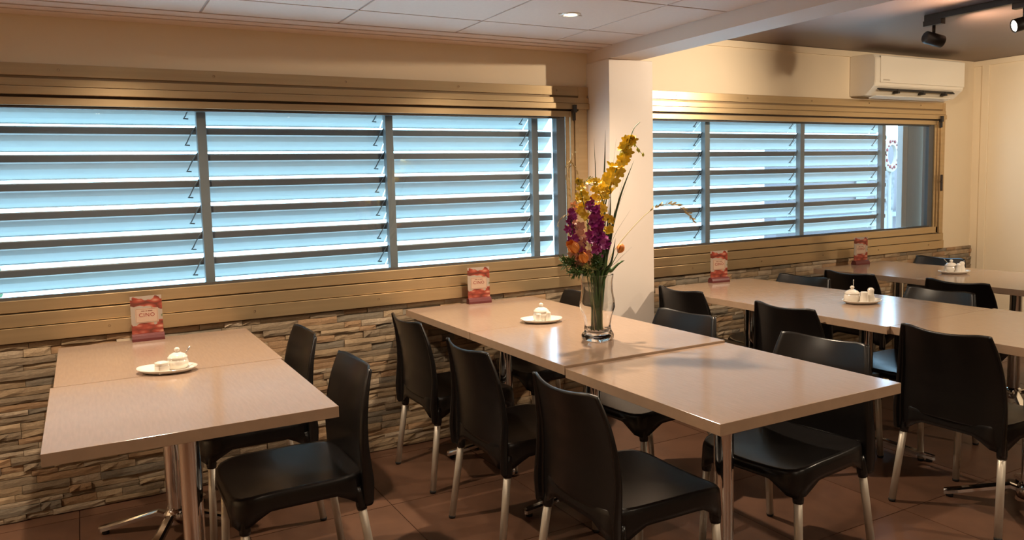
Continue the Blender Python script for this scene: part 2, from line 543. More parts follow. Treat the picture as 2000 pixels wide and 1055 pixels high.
louvers([3.054, 3.96, 4.868], 2.30, 4.965, 'pale blue horizontal louvre slats outside the right window beside the pillar')

# outside, right of the second screen
bm = bmesh.new(); box(bm, 0, .060, 0, .05, 0, 1.7, .003)
o = link('downpipe_post', me_from(bm, 'downpipe_post', 'outer_grey'), None, (5.150, .09, .55)); tag(o, 'light grey square post outside the right window past the louvre end', 'post')
o = box_obj('shutter_panel', 5.212, 5.46, .09, .13, .55, 2.2, 'outer_dark', bev=.003); tag(o, 'dark grey ribbed panel outside at the right end of right window', 'panel')
bm = bmesh.new(); box(bm, -60, 60, .35, 60, -.35, -.30)
o = link('ground_outside', me_from(bm, 'ground_outside', 'ground')); o['kind'] = 'structure'

def ring_sign():
    root = empty('ring_sign', (7.71, 2.0, 1.40))
    tag(root, 'white ring shaped sign with red dots seen outside the right window', 'sign')
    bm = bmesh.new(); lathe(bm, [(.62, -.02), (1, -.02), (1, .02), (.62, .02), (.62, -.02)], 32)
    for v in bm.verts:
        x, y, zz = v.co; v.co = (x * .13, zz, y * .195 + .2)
    link('ring', me_from(bm, 'ring', 'sign_white_shaded'), root)
    bm = bmesh.new(); tube(bm, [(0, .012, .03), (0, .012, -1.699)], .02, 10); link('pole', me_from(bm, 'pole', 'outer_grey'), root)
    rr = random.Random(5)
    bm = bmesh.new(); lathe(bm, [(.0001, .004), (1, .004), (1, -.004)], 12)
    bmesh.ops.rotate(bm, verts=bm.verts, matrix=Matrix.Rotation(PI / 2, 3, 'X'))
    dm = me_from(bm, 'dot', 'sign_red_shaded')
    for k in range(16):
        a = k * 2 * PI / 16
        q = .8 + rr.uniform(-.06, .06)
        o = link('dot', dm, root, (.13 * q * math.cos(a), -.024, .2 + .195 * q * math.sin(a)))
        s = (.019 if k % 2 else .011) ; o.scale = (s, 1, s)
ring_sign()
o = empty('printed_banner', (7.77, 2.12, -.30))
bm = bmesh.new(); box(bm, -.17, .17, -.01, .01, 1.25, 1.72); link('sheet', me_from(bm, 'sheet', 'print_bw'), o)
bm = bmesh.new(); box(bm, -.18, .18, .011, .03, 0, 1.25); link('stand', me_from(bm, 'stand', 'outer_grey'), o)
tag(o, 'black and white patterned banner standing below the ring sign', 'banner')
bm = bmesh.new(); box(bm, -1.2, 2.8, 0, .2, 0, 2.12); box(bm, -1.2, 1.6, -.25, 0, 1.1, 1.16, mi=1); box(bm, .30, .52, -.03, 0, 1.35, 1.65, mi=1)
o = link('neighbour_building', me_from(bm, 'neighbour_building', 'outer_blue_shaded', 'outer_dark'), None, (8.35, 3.2, -.3))
tag(o, 'blue grey building front glimpsed outside past the louvre end', 'building')

def hedge():
    bm = bmesh.new()
    rr = random.Random(11)
    for i in range(2600):
        x = rr.uniform(-4.2, -1.35); y = rr.uniform(-.35, .35); h = .15 * math.sin(x * 7) + .1 * math.sin(x * 17)
        zz = rr.uniform(0, 2.10 + h * .5 - .12 * max(0, x + 2.2))
        c = Vector((x, y, zz)); s = rr.uniform(.05, .10)
        d = Vector((rr.uniform(-1, 1), rr.uniform(-1, 1), rr.uniform(-.4, 1))).normalized()
        n = d.orthogonal().normalized() * s * .4
        vs = [bm.verts.new(q) for q in (c, c + d * s * .5 + n, c + d * s, c + d * s * .5 - n)]
        bm.faces.new(vs)
    o = link('hedge', me_from(bm, 'hedge', 'hedge'), None, (0, 5.2, -.3))
    tag(o, 'dark green leafy hedge glimpsed between the louvres at far left', 'hedge')
hedge()

# ------------------------------------------------------------------ ceiling lamps
def downlight(x, y, label, k=1.0):
    root = empty('downlight', (x, y, CEIL)); tag(root, label, 'downlight', 'recessed downlights in the low ceiling')
    bm = bmesh.new(); lathe(bm, [(.030, .004), (.030, -.003), (.040, -.006), (.048, -.002), (.048, .002)], 24)
    link('trim_ring', me_from(bm, 'trim_ring', 'ceramic'), root)
    bm = bmesh.new(); lathe(bm, [(.0001, -.004), (.018, -.0045), (.028, -.002)], 20)
    link('lens', me_from(bm, 'lens', 'lens'), root)
    bm = bmesh.new()
    for s in (-1, 1): box(bm, s * .055 - .008, s * .055 + .008, -.003, .003, -.003, 0)
    link('spring_clip', me_from(bm, 'spring_clip', 'steel'), root)
    l = bpy.data.lights.new('downlight_lamp', 'SPOT')
    l.energy = DOWN_POWER * k; l.color = WARM; l.spot_size = math.radians(150); l.spot_blend = 0.75; l.shadow_soft_size = .025
    link('lamp', l, root, (0, 0, -.012))
downlight(1.40, -.83, 'small round recessed downlight in the ceiling tile above the flower table', 1.08)
for (x, y, t, k) in ((-.40, -.85, 'recessed downlight out of view above the left table', .82), (-.40, -2.65, 'recessed downlight out of view above the viewer', .27),
                  (1.40, -2.65, 'added recessed fill downlight out of view before the middle tables', .2), (-2.2, -.85, 'recessed downlight out of view at far left', 1),
                  (-.40, -4.6, 'added recessed fill downlight out of view behind the viewer', .55), (1.40, -4.6, 'added recessed fill downlight out of view behind right', .6)):  # unseen fill lamps, added here and before the middle tables
    downlight(x, y, t, k)

track = box_obj('lighting_track', 3.70, 3.735, -4.6, -1.02, CEILR - .034, CEILR, 'black_metal', bev=.002)
tag(track, 'black lighting track on the dark ceiling', 'track')
def track_spot(y, aim, label, power, cone=70):
    p = Vector((3.7175, y, CEILR - .034))
    root = empty('track_spotlight', p); tag(root, label, 'spotlight', 'spotlights on the ceiling track')
    bm = bmesh.new(); box(bm, -.02, .02, -.055, .055, -.03, 0, .002); link('adapter', me_from(bm, 'adapter', 'black_metal'), root)
    bm = bmesh.new(); tube(bm, [(0, 0, -.028), (0, 0, -.085)], .009, 8); link('stem', me_from(bm, 'stem', 'black_metal'), root)
    d = Vector(aim).normalized(); c = Vector((0, 0, -.108))
    bm = bmesh.new(); q = d.to_track_quat('Z', 'Y').to_matrix()
    lathe(bm, [(.0001, -.058), (.027, -.058), (.034, -.052), (.035, .052), (.033, .055), (.030, .055), (.029, .044), (.0001, .044)], 24)
    for v in bm.verts: v.co = q @ v.co + c
    link('head', me_from(bm, 'head', 'black_metal'), root)
    bm = bmesh.new(); tube(bm, [c + d * .0445, c + d * .050], [.0285, .028], 20); link('lens', me_from(bm, 'lens', 'lens_spot'), root)
    l = bpy.data.lights.new('spot_lamp', 'SPOT'); l.energy = power; l.color = (1.0, .80, .58); l.spot_size = math.radians(cone)
    l.spot_blend = .9; l.shadow_soft_size = .02
    lo = link('lamp', l, root, c + d * .062)
    lo.rotation_euler = (-d).to_track_quat('Z', 'Y').to_euler()
track_spot(-1.07, (.85, -.35, -.25), 'black track spotlight nearest the window, aimed at the right wall', TRACK_POWER * .75, 130)
track_spot(-1.56, (-.86, .55, -.26), 'black track spotlight with glowing lens turned towards the pillar', TRACK_POWER * 1.1, 125)
track_spot(-2.6, (.52, .8, -.30), 'third black track spotlight, out of view above the right tables', TRACK_POWER * 1.15, 90)
track_spot(-3.6, (-.5, .5, -.7), 'fourth black track spotlight, out of view at the track end', TRACK_POWER)

# ------------------------------------------------------------------ air conditioner
def aircon():
    x0, x1, z0 = 4.385, 5.44, 1.955
    root = empty('air_conditioner', ((x0 + x1) / 2, 0, z0)); tag(root, 'white wall mounted air conditioner above the right window', 'air conditioner')
    w = (x1 - x0) / 2
    prof = [(0, .005), (-.13, 0), (-.165, .03), (-.205, .062), (-.212, .10), (-.212, .255), (-.195, .282), (-.10, .292), (0, .292)]
    bm = bmesh.new()
    a = [bm.verts.new((-w, y, zz)) for y, zz in prof]; b = [bm.verts.new((w, y, zz)) for y, zz in prof]
    n = len(prof)
    for i in range(n): bm.faces.new((a[i], a[(i + 1) % n], b[(i + 1) % n], b[i]))
    bm.faces.new(a[::-1]); bm.faces.new(b)
    bmesh.ops.bevel(bm, geom=list(bm.edges), offset=.004, segments=2, affect='EDGES')
    link('body', me_from(bm, 'body', 'white_plastic'), root)
    bm = bmesh.new(); box(bm, -w + .05, w - .004, -.219, -.213, .085, .272, .003)
    link('front_panel', me_from(bm, 'front_panel', 'white_plastic'), root)
    bm = bmesh.new(); box(bm, -w + .06, w - .10, -.0, .006, -.045, 0)
    bmesh.ops.rotate(bm, verts=bm.verts, matrix=Matrix.Rotation(math.radians(-45), 3, 'X'))
    bmesh.ops.translate(bm, verts=bm.verts, vec=(0, -.172, .066))
    link('air_outlet', me_from(bm, 'air_outlet', 'vent_dark'), root)
    bm = bmesh.new(); box(bm, -w + .05, w - .12, -.182, -.12, -.014, -.006, .002)
    bmesh.ops.rotate(bm, cent=(0, -.15, 0), verts=bm.verts, matrix=Matrix.Rotation(math.radians(-14), 3, 'X'))
    link('flap', me_from(bm, 'flap', 'white_plastic'), root)
    bm = bmesh.new()
    for k in (-.25, .05, .32): box(bm, k - .012, k + .012, -.205, -.16, .015, .045)
    link('vane', me_from(bm, 'vane', 'vent_dark'), root)
    bm = bmesh.new(); box(bm, -w + .08, -w + .15, -.2205, -.2188, .098, .108); link('badge', me_from(bm, 'badge', 'alu'), root)
aircon()

# ------------------------------------------------------------------ tables
TS, TTH = .764, .034
def table_meshes():
    d = {}
    bm = bmesh.new(); box(bm, -TS / 2, TS / 2, -TS / 2, TS / 2, -TTH, 0, .0012)
    for f in bm.faces: f.material_index = 0 if f.normal.z > .9 else 1
    bm.normal_update()
    for f in bm.faces: f.material_index = 0 if f.normal.z > .9 else 1
    d['top'] = me_from(bm, 'tabletop', 'laminate', 'laminate_edge')
    bm = bmesh.new(); box(bm, -.17, .17, -.03, .03, -TTH - .012, -TTH, .002); box(bm, -.03, .03, -.17, .17, -TTH - .0118, -TTH, .002)
    d['plate'] = me_from(bm, 'mounting_plate', 'black_metal')
    bm = bmesh.new(); lathe(bm, [(.033, .06), (.033, .70)], 24); d['col'] = me_from(bm, 'column', 'chrome')
    bm = bmesh.new(); lathe(bm, [(.030, .035), (.046, .040), (.048, .075), (.040, .095), (.033, .10)], 24, closed=True); d['hub'] = me_from(bm, 'hub', 'chrome')
    bm = bmesh.new()
    # arched foot: out from hub, then long slope to the tip
    pts = [(.03, .072, .017), (.07, .085, .017), (.10, .078, .018), (.18, .057, .020), (.26, .036, .022), (.30, .026, .020), (.312, .024, .012)]
    rows = []
    for r, zz, hw in pts:
        rows.append([bm.verts.new((r, s * hw * k, zz + dz)) for s, k, dz in ((-1, 1, -.012), (-1, 1, .002), (-1, .55, .008), (1, .55, .008), (1, 1, .002), (1, 1, -.012))])
    for a, b in zip(rows, rows[1:]):
        for k in range(6): bm.faces.new((a[k], a[(k + 1) % 6], b[(k + 1) % 6], b[k]))
    bm.faces.new(rows[0][::-1]); bm.faces.new(rows[-1])
    d['foot'] = me_from(bm, 'foot', 'chrome')
    bm = bmesh.new(); lathe(bm, [(.014, 0), (.014, .016)], 10, c=(.288, 0, 0), closed=True); d['glide'] = me_from(bm, 'glide', 'rubber')
    return d
TM = table_meshes()
def table(x0, y0, label, rot, z=.745):
    root = empty('dining_table', (x0 + TS / 2, y0 - TS / 2, 0)); tag(root, label, 'table', 'square dining tables with chrome pedestals')
    link('tabletop', TM['top'], root, (0, 0, z)); link('mounting_plate', TM['plate'], root, (0, 0, z))
    c = link('column', TM['col'], root); c.scale.z = (z - TTH - .012) / .70
    link('hub', TM['hub'], root)
    for k in range(4):
        f = link('foot', TM['foot'], root, (0, 0, 0), (0, 0, math.radians(rot) + k * PI / 2)); link('glide', TM['glide'], f)
    return root
table(-.729, -.088, 'square beige table against the stone wall, left pair of tables', 154)
table(-.738, -.858, 'square beige table nearest the viewer at far left', 150)
table(.851, -.05, 'square beige table against the stone wall in the middle row', 154)
table(.851, -.818, 'square beige table carrying the glass vase of flowers', 165)
table(.853, -1.585, 'square beige table nearest the viewer, front of the middle row', 140, .736)
table(2.358, -.245, 'square beige table by the wall just right of the pillar', 130)
table(2.356, -1.010, 'square beige table with sugar bowl and two shakers, right of the pillar', 35)
table(2.376, -1.776, 'square beige table at right edge in front of the large black chair', 125)
table(3.83, -.160, 'square beige table in the far right corner under the window', 20)
table(3.822, -.928, 'square beige table at far right edge, cut off by the picture', 40)

# ------------------------------------------------------------------ chairs
LEGS = (((-.170, .198, .365), (-.220, .220, .008)), ((.202, .192, .365), (.214, .208, .008)))
def chair_meshes():
    d = {}
    A, B, CX, NX = .222, .219, .018, 7.0
    bm = bmesh.new()
    def zt(x, y, s):
        t = max(0, (x - .10) / .14)
        return .424 + .010 * (y / B) ** 2 - .012 * (1 - s * s) - .016 * t * t
    seg = 56
    def outline(k, s):
        a = 2 * PI * k / seg
        ca, sa = math.cos(a), math.sin(a)
        q = (abs(ca) ** NX + abs(sa) ** NX) ** (-1 / NX)
        x, y = CX + A * q * ca * s, B * q * sa * s
        y *= 1 - .035 * max(0, -(x) / A)
        return x, y
    ctr = bm.verts.new((CX, 0, zt(CX, 0, 0)))
    rings = []
    for s in (.3, .6, .82, .93, .975):
        rings.append([bm.verts.new((*outline(k, s), zt(*outline(k, s), s))) for k in range(seg)])
    for s, dz in ((.995, -.007), (1.005, -.022)):
        rings.append([bm.verts.new((*outline(k, s), zt(*outline(k, s), 1) + dz)) for k in range(seg)])
    last = []
    for k in range(seg):
        x, y = outline(k, 1.02)
        c = abs((x - CX) / A) * abs(y / B)
        t = min(1, max(0, (c - .45) / .50)); t = t * t * (3 - 2 * t)
        last.append((x, y, .374 - .056 * t))
    rings.append([bm.verts.new(((outline(k, 1.013)[0] , outline(k, 1.013)[1], .5 * (last[k][2] + .405)))) for k in range(seg)])
    rings.append([bm.verts.new(l) for l in last])
    for k in range(seg): bm.faces.new((ctr, rings[0][k], rings[0][(k + 1) % seg]))
    for a, b in zip(rings, rings[1:]):
        for k in range(seg): bm.faces.new((a[k], b[k], b[(k + 1) % seg], a[(k + 1) % seg]))
    me = me_from(bm, 'seat', 'chair_black', smooth=True)
    me = bake(me, ('SOLIDIFY', dict(thickness=.007, offset=-1)))
    bm = bmesh.new(); bm.from_mesh(me)
    for t, f in LEGS:      # moulded sockets that grip the leg tops
        for s in (-1, 1):
            T_, F_ = Vector((t[0], t[1] * s, t[2])), Vector((f[0], f[1] * s, f[2]))
            ax = (F_ - T_) / (T_.z - F_.z)
            tube(bm, [T_ - ax * .020, T_ + ax * .0, T_ + ax * .045, T_ + ax * .060], [.012, .0165, .0190, .0172], 14)
    bm.to_mesh(me); bm.free(); d['seat'] = me
    # backrest sheet
    bm = bmesh.new()
    def interp(tab, z):
        for (a, va), (b, vb) in zip(tab, tab[1:]):
            if z <= b:
                t = max(0, (z - a) / (b - a)); t = t * t * (3 - 2 * t) if False else t
                return va + (vb - va) * t
        return tab[-1][1]
    HW = [(.32, .212), (.42, .214), (.50, .213), (.58, .207), (.66, .198), (.72, .187), (.785, .170)]
    XC = [(.32, -.204), (.38, -.206), (.44, -.207), (.52, -.209), (.60, -.218), (.68, -.236), (.73, -.252), (.785, -.273)]
    CV = [(.32, .022), (.42, .026), (.52, .032), (.785, .040)]
    FL = [(.32, .030), (.40, .036), (.48, .030), (.60, .022), (.70, .016), (.785, .010)]
    nz, ny = 22, 15
    grid = []
    for i in range(nz + 1):
        t = i / nz
        row = []
        for j in range(-2, ny + 3):
            v = max(-1, min(1, -1 + 2 * j / ny))
            e = min(1, max(0, (abs(v) - .68) / .3)); e = e * e * (3 - 2 * e)
            zb = .410 - .092 * e
            ztop = .768 + .018 * v * v - .010 * abs(v) ** 12
            z = zb + (ztop - zb) * t
            hw = interp(HW, z)
            x = interp(XC, z) + interp(CV, z) * v * v
            y = hw * v
            s = 1 if v > 0 else -1
            if j in (-1, ny + 1): x -= .005; y += s * .006
            if j in (-2, ny + 2): x -= interp(FL, z); y += s * .009
            row.append(bm.verts.new((x, y, z)))
        grid.append(row)
    for a, b in zip(grid, grid[1:]):
        for k in range(len(a) - 1): bm.faces.new((a[k], a[k + 1], b[k + 1], b[k]))
    me = me_from(bm, 'backrest', 'chair_black', smooth=True)
    d['back'] = bake(me, ('SUBSURF', dict(levels=1, render_levels=1)), ('SOLIDIFY', dict(thickness=.008, offset=0)))
    for nm, t, f in (('rear', *LEGS[0]), ('front', *LEGS[1])):
        for s in (-1, 1):
            T_, F_ = Vector((t[0], t[1] * s, t[2])), Vector((f[0], f[1] * s, f[2]))
            bm = bmesh.new(); tube(bm, [T_, F_], .0142, 14); d[nm, s] = me_from(bm, 'leg', 'alu')
            bm = bmesh.new(); tube(bm, [F_ + (T_ - F_) * .012, F_, F_ - Vector((0, 0, .008))], [.0148, .0148, .0125], 12)
            d[nm, s, 'c'] = me_from(bm, 'foot_cap', 'rubber')
    return d
CM = chair_meshes()
def chair(xt, yt, face, label, rz=0.0):
    """xt, yt: middle of the backrest's top edge; face: +1 looks to +x, -1 to -x"""
    root = empty('stacking_chair', (xt + .235 * face, yt, 0), (0 if face > 0 else PI) + rz)
    tag(root, label, 'chair', 'black moulded dining chairs with aluminium legs')
    link('seat', CM['seat'], root); link('backrest', CM['back'], root)
    for nm in ('rear', 'front'):
        for s in (-1, 1):
            l = link('leg', CM[nm, s], root); link('foot_cap', CM[nm, s, 'c'], l)
CH = [
 (.215, -.48, -1, 'black plastic chair nearer the stone wall at the left table', 0),
 (.218, -1.17, -1, 'black plastic chair in front at the left table, whole seat showing', 0),
 (.690, -.465, 1, 'black plastic chair next to the stone wall, left side of the middle row', 0),
 (.655, -1.190, 1, 'black plastic chair second from the wall, left side of the middle row', 0),
 (.652, -1.885, 1, 'black plastic chair in the foreground seen from behind, left of the front table', 0),
 (1.81, -.285, -1, 'black plastic chair half hidden behind the vase beside the pillar', 0),
 (1.815, -1.140, -1, 'black plastic chair behind the flower table, right side before the pillar', .06),
 (1.838, -1.900, -1, 'black plastic chair at the right side of the front middle table', .12),
 (2.310, -.52, 1, 'black plastic chair beside the pillar at the right row, back to viewer', 0),
 (2.310, -1.26, 1, 'black plastic chair second from the wall, left side of the right row', 0),
 (2.325, -2.045, 1, 'large black plastic chair seen from behind at the right picture edge', 0),
 (3.27, -.57, -1, 'black plastic chair by the wall on the far side of the right row', .06),
 (3.33, -1.39, -1, 'black plastic chair behind the sugar bowl table on its far side', 0),
 (3.62, -.61, 1, 'black plastic chair at the corner table, seen from behind by the wall', 0),
 (3.71, -1.25, 1, 'black plastic chair at the far right table, seen from behind', 0),
 (4.83, -.44, -1, 'black plastic chair in the far corner facing the viewer beside right wall', 0),
]
for c in CH: chair(*c)

# ------------------------------------------------------------------ table cards
def text_mesh(s, size, m, depth=.0004):
    cu = bpy.data.curves.new('t', 'FONT'); cu.body = s; cu.size = size; cu.align_x = 'CENTER'; cu.align_y = 'CENTER'
    cu.extrude = depth; cu.space_character = 1.15
    o = bpy.data.objects.new('t', cu); COL.objects.link(o)
    me = bpy.data.meshes.new_from_object(o.evaluated_get(bpy.context.evaluated_depsgraph_get()))
    bpy.data.objects.remove(o)
    me.transform(Matrix.Rotation(PI / 2, 4, 'X'))
    me.materials.clear(); me.materials.append(MATS[m])
    return me
def card_meshes():
    d = {}
    bm = bmesh.new()
    prof = [(-.024, 0), (-.024, .012), (-.019, .024), (-.008, .031), (.008, .031), (.019, .024), (.024, .012), (.024, 0)]
    a = [bm.verts.new((-.065, y, zz)) for y, zz in prof]; b = [bm.verts.new((.065, y, zz)) for y, zz in prof]
    n = len(prof)
    for i in range(n): bm.faces.new((a[i], a[(i + 1) % n], b[(i + 1) % n], b[i]))
    bm.faces.new(a[::-1]); bm.faces.new(b)
    d['base'] = me_from(bm, 'base', 'maroon')
    bm = bmesh.new(); box(bm, -.063, .063, -.0015, .0015, .02, .196); d['card'] = me_from(bm, 'card', 'card_print')
    bm = bmesh.new(); box(bm, -.046, .046, -.0022, -.0014, .078, .142); d['panel'] = me_from(bm, 'panel', 'panel_beige')
    bm = bmesh.new()
    for (x0, x1, z0, z1) in ((-.043, .043, .138, .139), (-.043, .043, .081, .082), (-.043, -.042, .081, .139), (.042, .043, .081, .139)):
        box(bm, x0, x1, -.0026, -.002, z0, z1)
    d['border'] = me_from(bm, 'border', 'ink_brown')
    d['big'] = text_mesh('CINO', .023, 'ink_red'); 
    bm = bmesh.new()      # one line of print too small to read
    for x0, x1 in ((-.022, -.008), (-.004, .001), (.005, .023)): box(bm, x0, x1, -.0003, .0003, -.002, .002)
    d['small'] = me_from(bm, 'print_line', 'ink_brown')
    return d
CD = card_meshes()
def card(x, y, label, rz=0):
    root = empty('table_card', (x, y, .745), rz); tag(root, label, 'table card', 'printed table cards in maroon bases')
    link('base', CD['base'], root)
    c = link('card', CD['card'], root); p = link('panel', CD['panel'], c)
    link('border', CD['border'], c); link('lettering', CD['big'], c, (0, -.0024, .112)); link('print_line', CD['small'], c, (0, -.0024, .130))
card(-.384, -.125, 'printed food card in maroon base on the left table')
card(1.262, -.090, 'printed food card in maroon base on the middle row by the wall', -.12)
card(2.838, -.275, 'printed food card in maroon base on the table beside the pillar', -.12)
card(4.268, -.205, 'printed food card in maroon base on the far corner table', -.12)

# ------------------------------------------------------------------ crockery
def plate_me(a, b):
    bm = bmesh.new()
    lathe(bm, [(.0001, .004), (.55, .004), (.78, .008), (.95, .015), (1.0, .018), (1.0, .015), (.80, .003), (.55, 0), (.0001, 0)], 36)
    for v in bm.verts: v.co.x *= a; v.co.y *= b
    for v in bm.verts:
        if v.co.z > .001: v.co.z += .35 * max(0, abs(v.co.x) / a - .8) * .03
    return me_from(bm, 'plate', 'ceramic', smooth=True)
def pot(loc, label, spoon=None, s=1.0):
    root = empty('sugar_bowl', loc); tag(root, label, 'sugar bowl')
    bm = bmesh.new(); lathe(bm, [(.0001, 0), (.028, 0), (.037, .010), (.040, .025), (.036, .040), (.033, .043), (.0001, .043)], 24)
    bw = link('bowl', me_from(bm, 'bowl', 'ceramic', smooth=True), root)
    bm = bmesh.new(); lathe(bm, [(.0001, .043), (.037, .043), (.036, .048), (.026, .058), (.012, .064), (.0001, .065)], 24)
    li = link('lid', me_from(bm, 'lid', 'ceramic', smooth=True), root)
    bm = bmesh.new(); lathe(bm, [(.004, .062), (.006, .067), (.0105, .073), (.0105, .078), (.006, .083), (.0001, .084)], 16)
    link('knob', me_from(bm, 'knob', 'ceramic', smooth=True), li)
    root.scale = (s, s, s)
    if spoon:
        bm = bmesh.new(); p = Vector(loc)
        a = Vector((.012, 0, .030)); b = Vector(spoon)
        tube(bm, [a, a.lerp(b, .6), b], [.0018, .002, .0028], 6)
        o = link('teaspoon', me_from(bm, 'teaspoon', 'steel'), None, p); tag(o, 'thin metal teaspoon standing in the ' + label, 'spoon')
def shaker(loc, label, round_top=True, s=1.0):
    bm = bmesh.new()
    if round_top: lathe(bm, [(.0001, 0), (.020, 0), (.021, .006), (.019, .025), (.0145, .042), (.014, .05), (.016, .057), (.014, .066), (.008, .071), (.0001, .072)], 18)
    else: lathe(bm, [(.0001, 0), (.021, 0), (.022, .006), (.020, .026), (.017, .043), (.018, .055), (.016, .058), (.0001, .059)], 18)
    o = link('shaker', me_from(bm, 'shaker', 'ceramic', smooth=True), None, loc); o.scale = (s, s, s); tag(o, label, 'shaker')
def plate(x, y, rz, label, a=.098, b=.075):
    o = link('saucer', plate_me(a, b), None, (x, y, .745), (0, 0, rz)); tag(o, label, 'plate')
TZ = .745 + .0045
VR = -.42
plate(-.372, -.83, VR, 'white oval plate holding sugar bowl and square pot on left table', .105, .072)
pot((-.335, -.825, TZ), 'white sugar bowl on the left table plate', (.045, .0, .078), .95)
def square_pot(loc, label):
    root = empty('salt_box', loc, .35); tag(root, label, 'salt box')
    bm = bmesh.new(); box(bm, -.019, .019, -.019, .019, 0, .030, .003); link('box', me_from(bm, 'box', 'ceramic'), root)
    bm = bmesh.new(); lathe(bm, [(.019, .030), (.022, .034), (.021, .040), (.012, .043), (.0001, .044)], 20, power=4); link('lid', me_from(bm, 'lid', 'ceramic', smooth=True), root)
square_pot((-.392, -.868, TZ), 'small square white ceramic pot with lid on left table plate')
plate(1.235, -.79, VR, 'white plate with sugar bowl between wall and vase, middle row')
pot((1.240, -.782, TZ), 'white sugar bowl left of the flower vase')
shaker((1.205, -.815, TZ), 'small white shaker leaning left before the middle sugar bowl', False, .7)
shaker((1.25, -.83, TZ), 'small white shaker at right before the middle sugar bowl', True, .68)
plate(2.808, -1.310, VR, 'white plate with sugar bowl and two shakers on right row')
pot((2.775, -1.280, TZ), 'white sugar bowl on the right row table', (.022, .01, .112))
shaker((2.795, -1.335, TZ), 'white flat topped shaker in the middle of the right row plate', False, .98)
shaker((2.845, -1.335, TZ), 'white round topped shaker at right end of the right row plate', True, 1.02)
plate(4.254, -.900, VR, 'white plate with sugar bowl and shakers on far right table')
pot((4.245, -.885, TZ), 'white sugar bowl on the far right table', (-.045, .02, .088))
shaker((4.235, -.94, TZ), 'white shaker in front of the far right sugar bowl', True, .9)
shaker((4.295, -.925, TZ), 'white shaker right of the far right sugar bowl', True, 1.0)

# ------------------------------------------------------------------ vase and flowers
VX, VY = 1.212, -1.275
def vase():
    bm = bmesh.new()
    out = [(.0001, 0), (.050, 0), (.053, .0006), (.058, .006), (.059, .022), (.050, .040), (.047, .065), (.053, .100), (.064, .135), (.063, .160), (.057, .200), (.056, .235), (.0597, .267), (.0600, .2695), (.0598, .270)]
    inn = [(.0578, .270), (.0576, .2695), (.0574, .267), (.0535, .235), (.054, .200), (.060, .160), (.061, .135), (.049, .100), (.042, .065), (.042, .042), (.034, .030), (.0001, .029)]
    lathe(bm, out + inn, 40, power=3.2)
    bmesh.ops.remove_doubles(bm, verts=bm.verts, dist=.0005)
    bmesh.ops.rotate(bm, verts=bm.verts, matrix=Matrix.Rotation(.35, 3, 'Z'))
    o = link('vase', me_from(bm, 'vase', 'vase_glass', smooth=True), None, (VX, VY, .7452)); tag(o, 'clear glass vase holding the tall artificial flowers', 'vase')
vase()
FZ = .745 + .034
frnd = random.Random(21)
def curve(pts, n=14):
    """Catmull-Rom through points"""
    P = [Vector(p) for p in pts]; P = [P[0] * 2 - P[1]] + P + [P[-1] * 2 - P[-2]]
    r = []
    for i in range(1, len(P) - 2):
        for k in range(n):
            t = k / n; a, b, c, d = P[i - 1:i + 3]
            r.append(.5 * ((2 * b) + (c - a) * t + (2 * a - 5 * b + 4 * c - d) * t * t + (3 * b - a - 3 * c + d) * t ** 3))
    r.append(P[-2]); return r
def petal(bm, o, d, up, l, w, cup=.2, mi=0):
    d = d.normalized(); s = d.cross(up)
    s = s.normalized() if s.length > 1e-4 else d.orthogonal().normalized()
    n = s.cross(d)
    prev = None
    ring = []
    for t, ww in ((0, .12), (.3, .75), (.6, 1), (.85, .65), (1, .08)):
        c = o + d * l * t + n * (cup * l * t * t)
        ring.append((bm.verts.new(c - s * w * ww * .5 + n * w * .12 * ww), bm.verts.new(c), bm.verts.new(c + s * w * ww * .5 + n * w * .12 * ww)))
    for a, b in zip(ring, ring[1:]):
        for k in (0, 1):
            f = bm.faces.new((a[k], a[k + 1], b[k + 1], b[k])); f.material_index = mi; f.smooth = True
def rnd_dir(r, zmin=-1):
    while True:
        v = Vector((r.uniform(-1, 1), r.uniform(-1, 1), r.uniform(zmin, 1)))
        if .2 < v.length < 1: return v.normalized()
def base_pt(k):
    a = k * 2.4
    r = .012 + .016 * ((k * 7) % 5) / 4
    return (VX + r * math.cos(a), VY + r * math.sin(a), FZ)
def neck_pt(dx, dy=0): return (VX + dx, VY + dy, 1.0)
stem_i = [0]
def root_for(name, label, cat='flower', group=None):
    stem_i[0] += 1
    b = base_pt(stem_i[0])
    r = empty(name, b); tag(r, label, cat, group); return r, Vector(b)
def stem_part(root, b, pts, rad, m='leaf'):
    bm = bmesh.new(); c = curve([Vector(p) - b for p in pts], 8)
    n = len(c); tube(bm, c, [rad * (1 - .55 * i / (n - 1)) for i in range(n)], 6)
    link('stem', me_from(bm, 'stem', m), root); return c
def bloom(root, p, size, m, r, npet=6, face=None, centre='blossom'):
    bm = bmesh.new()
    ax = face or (Vector((-.4, -.8, .2)) + rnd_dir(r) * .7).normalized()
    u = ax.orthogonal().normalized(); v = ax.cross(u); ph = r.uniform(0, 6)
    for k in range(npet):
        a = ph + 2 * PI * k / npet
        d = (u * math.cos(a) + v * math.sin(a)) + ax * r.uniform(.1, .5)
        petal(bm, p, d, ax, size * r.uniform(.8, 1.1), size * .62, .15)
    petal(bm, p, ax + u * .3, u, size * .5, size * .35, .2)
    return link('bloom', me_from(bm, 'bloom', m), root)
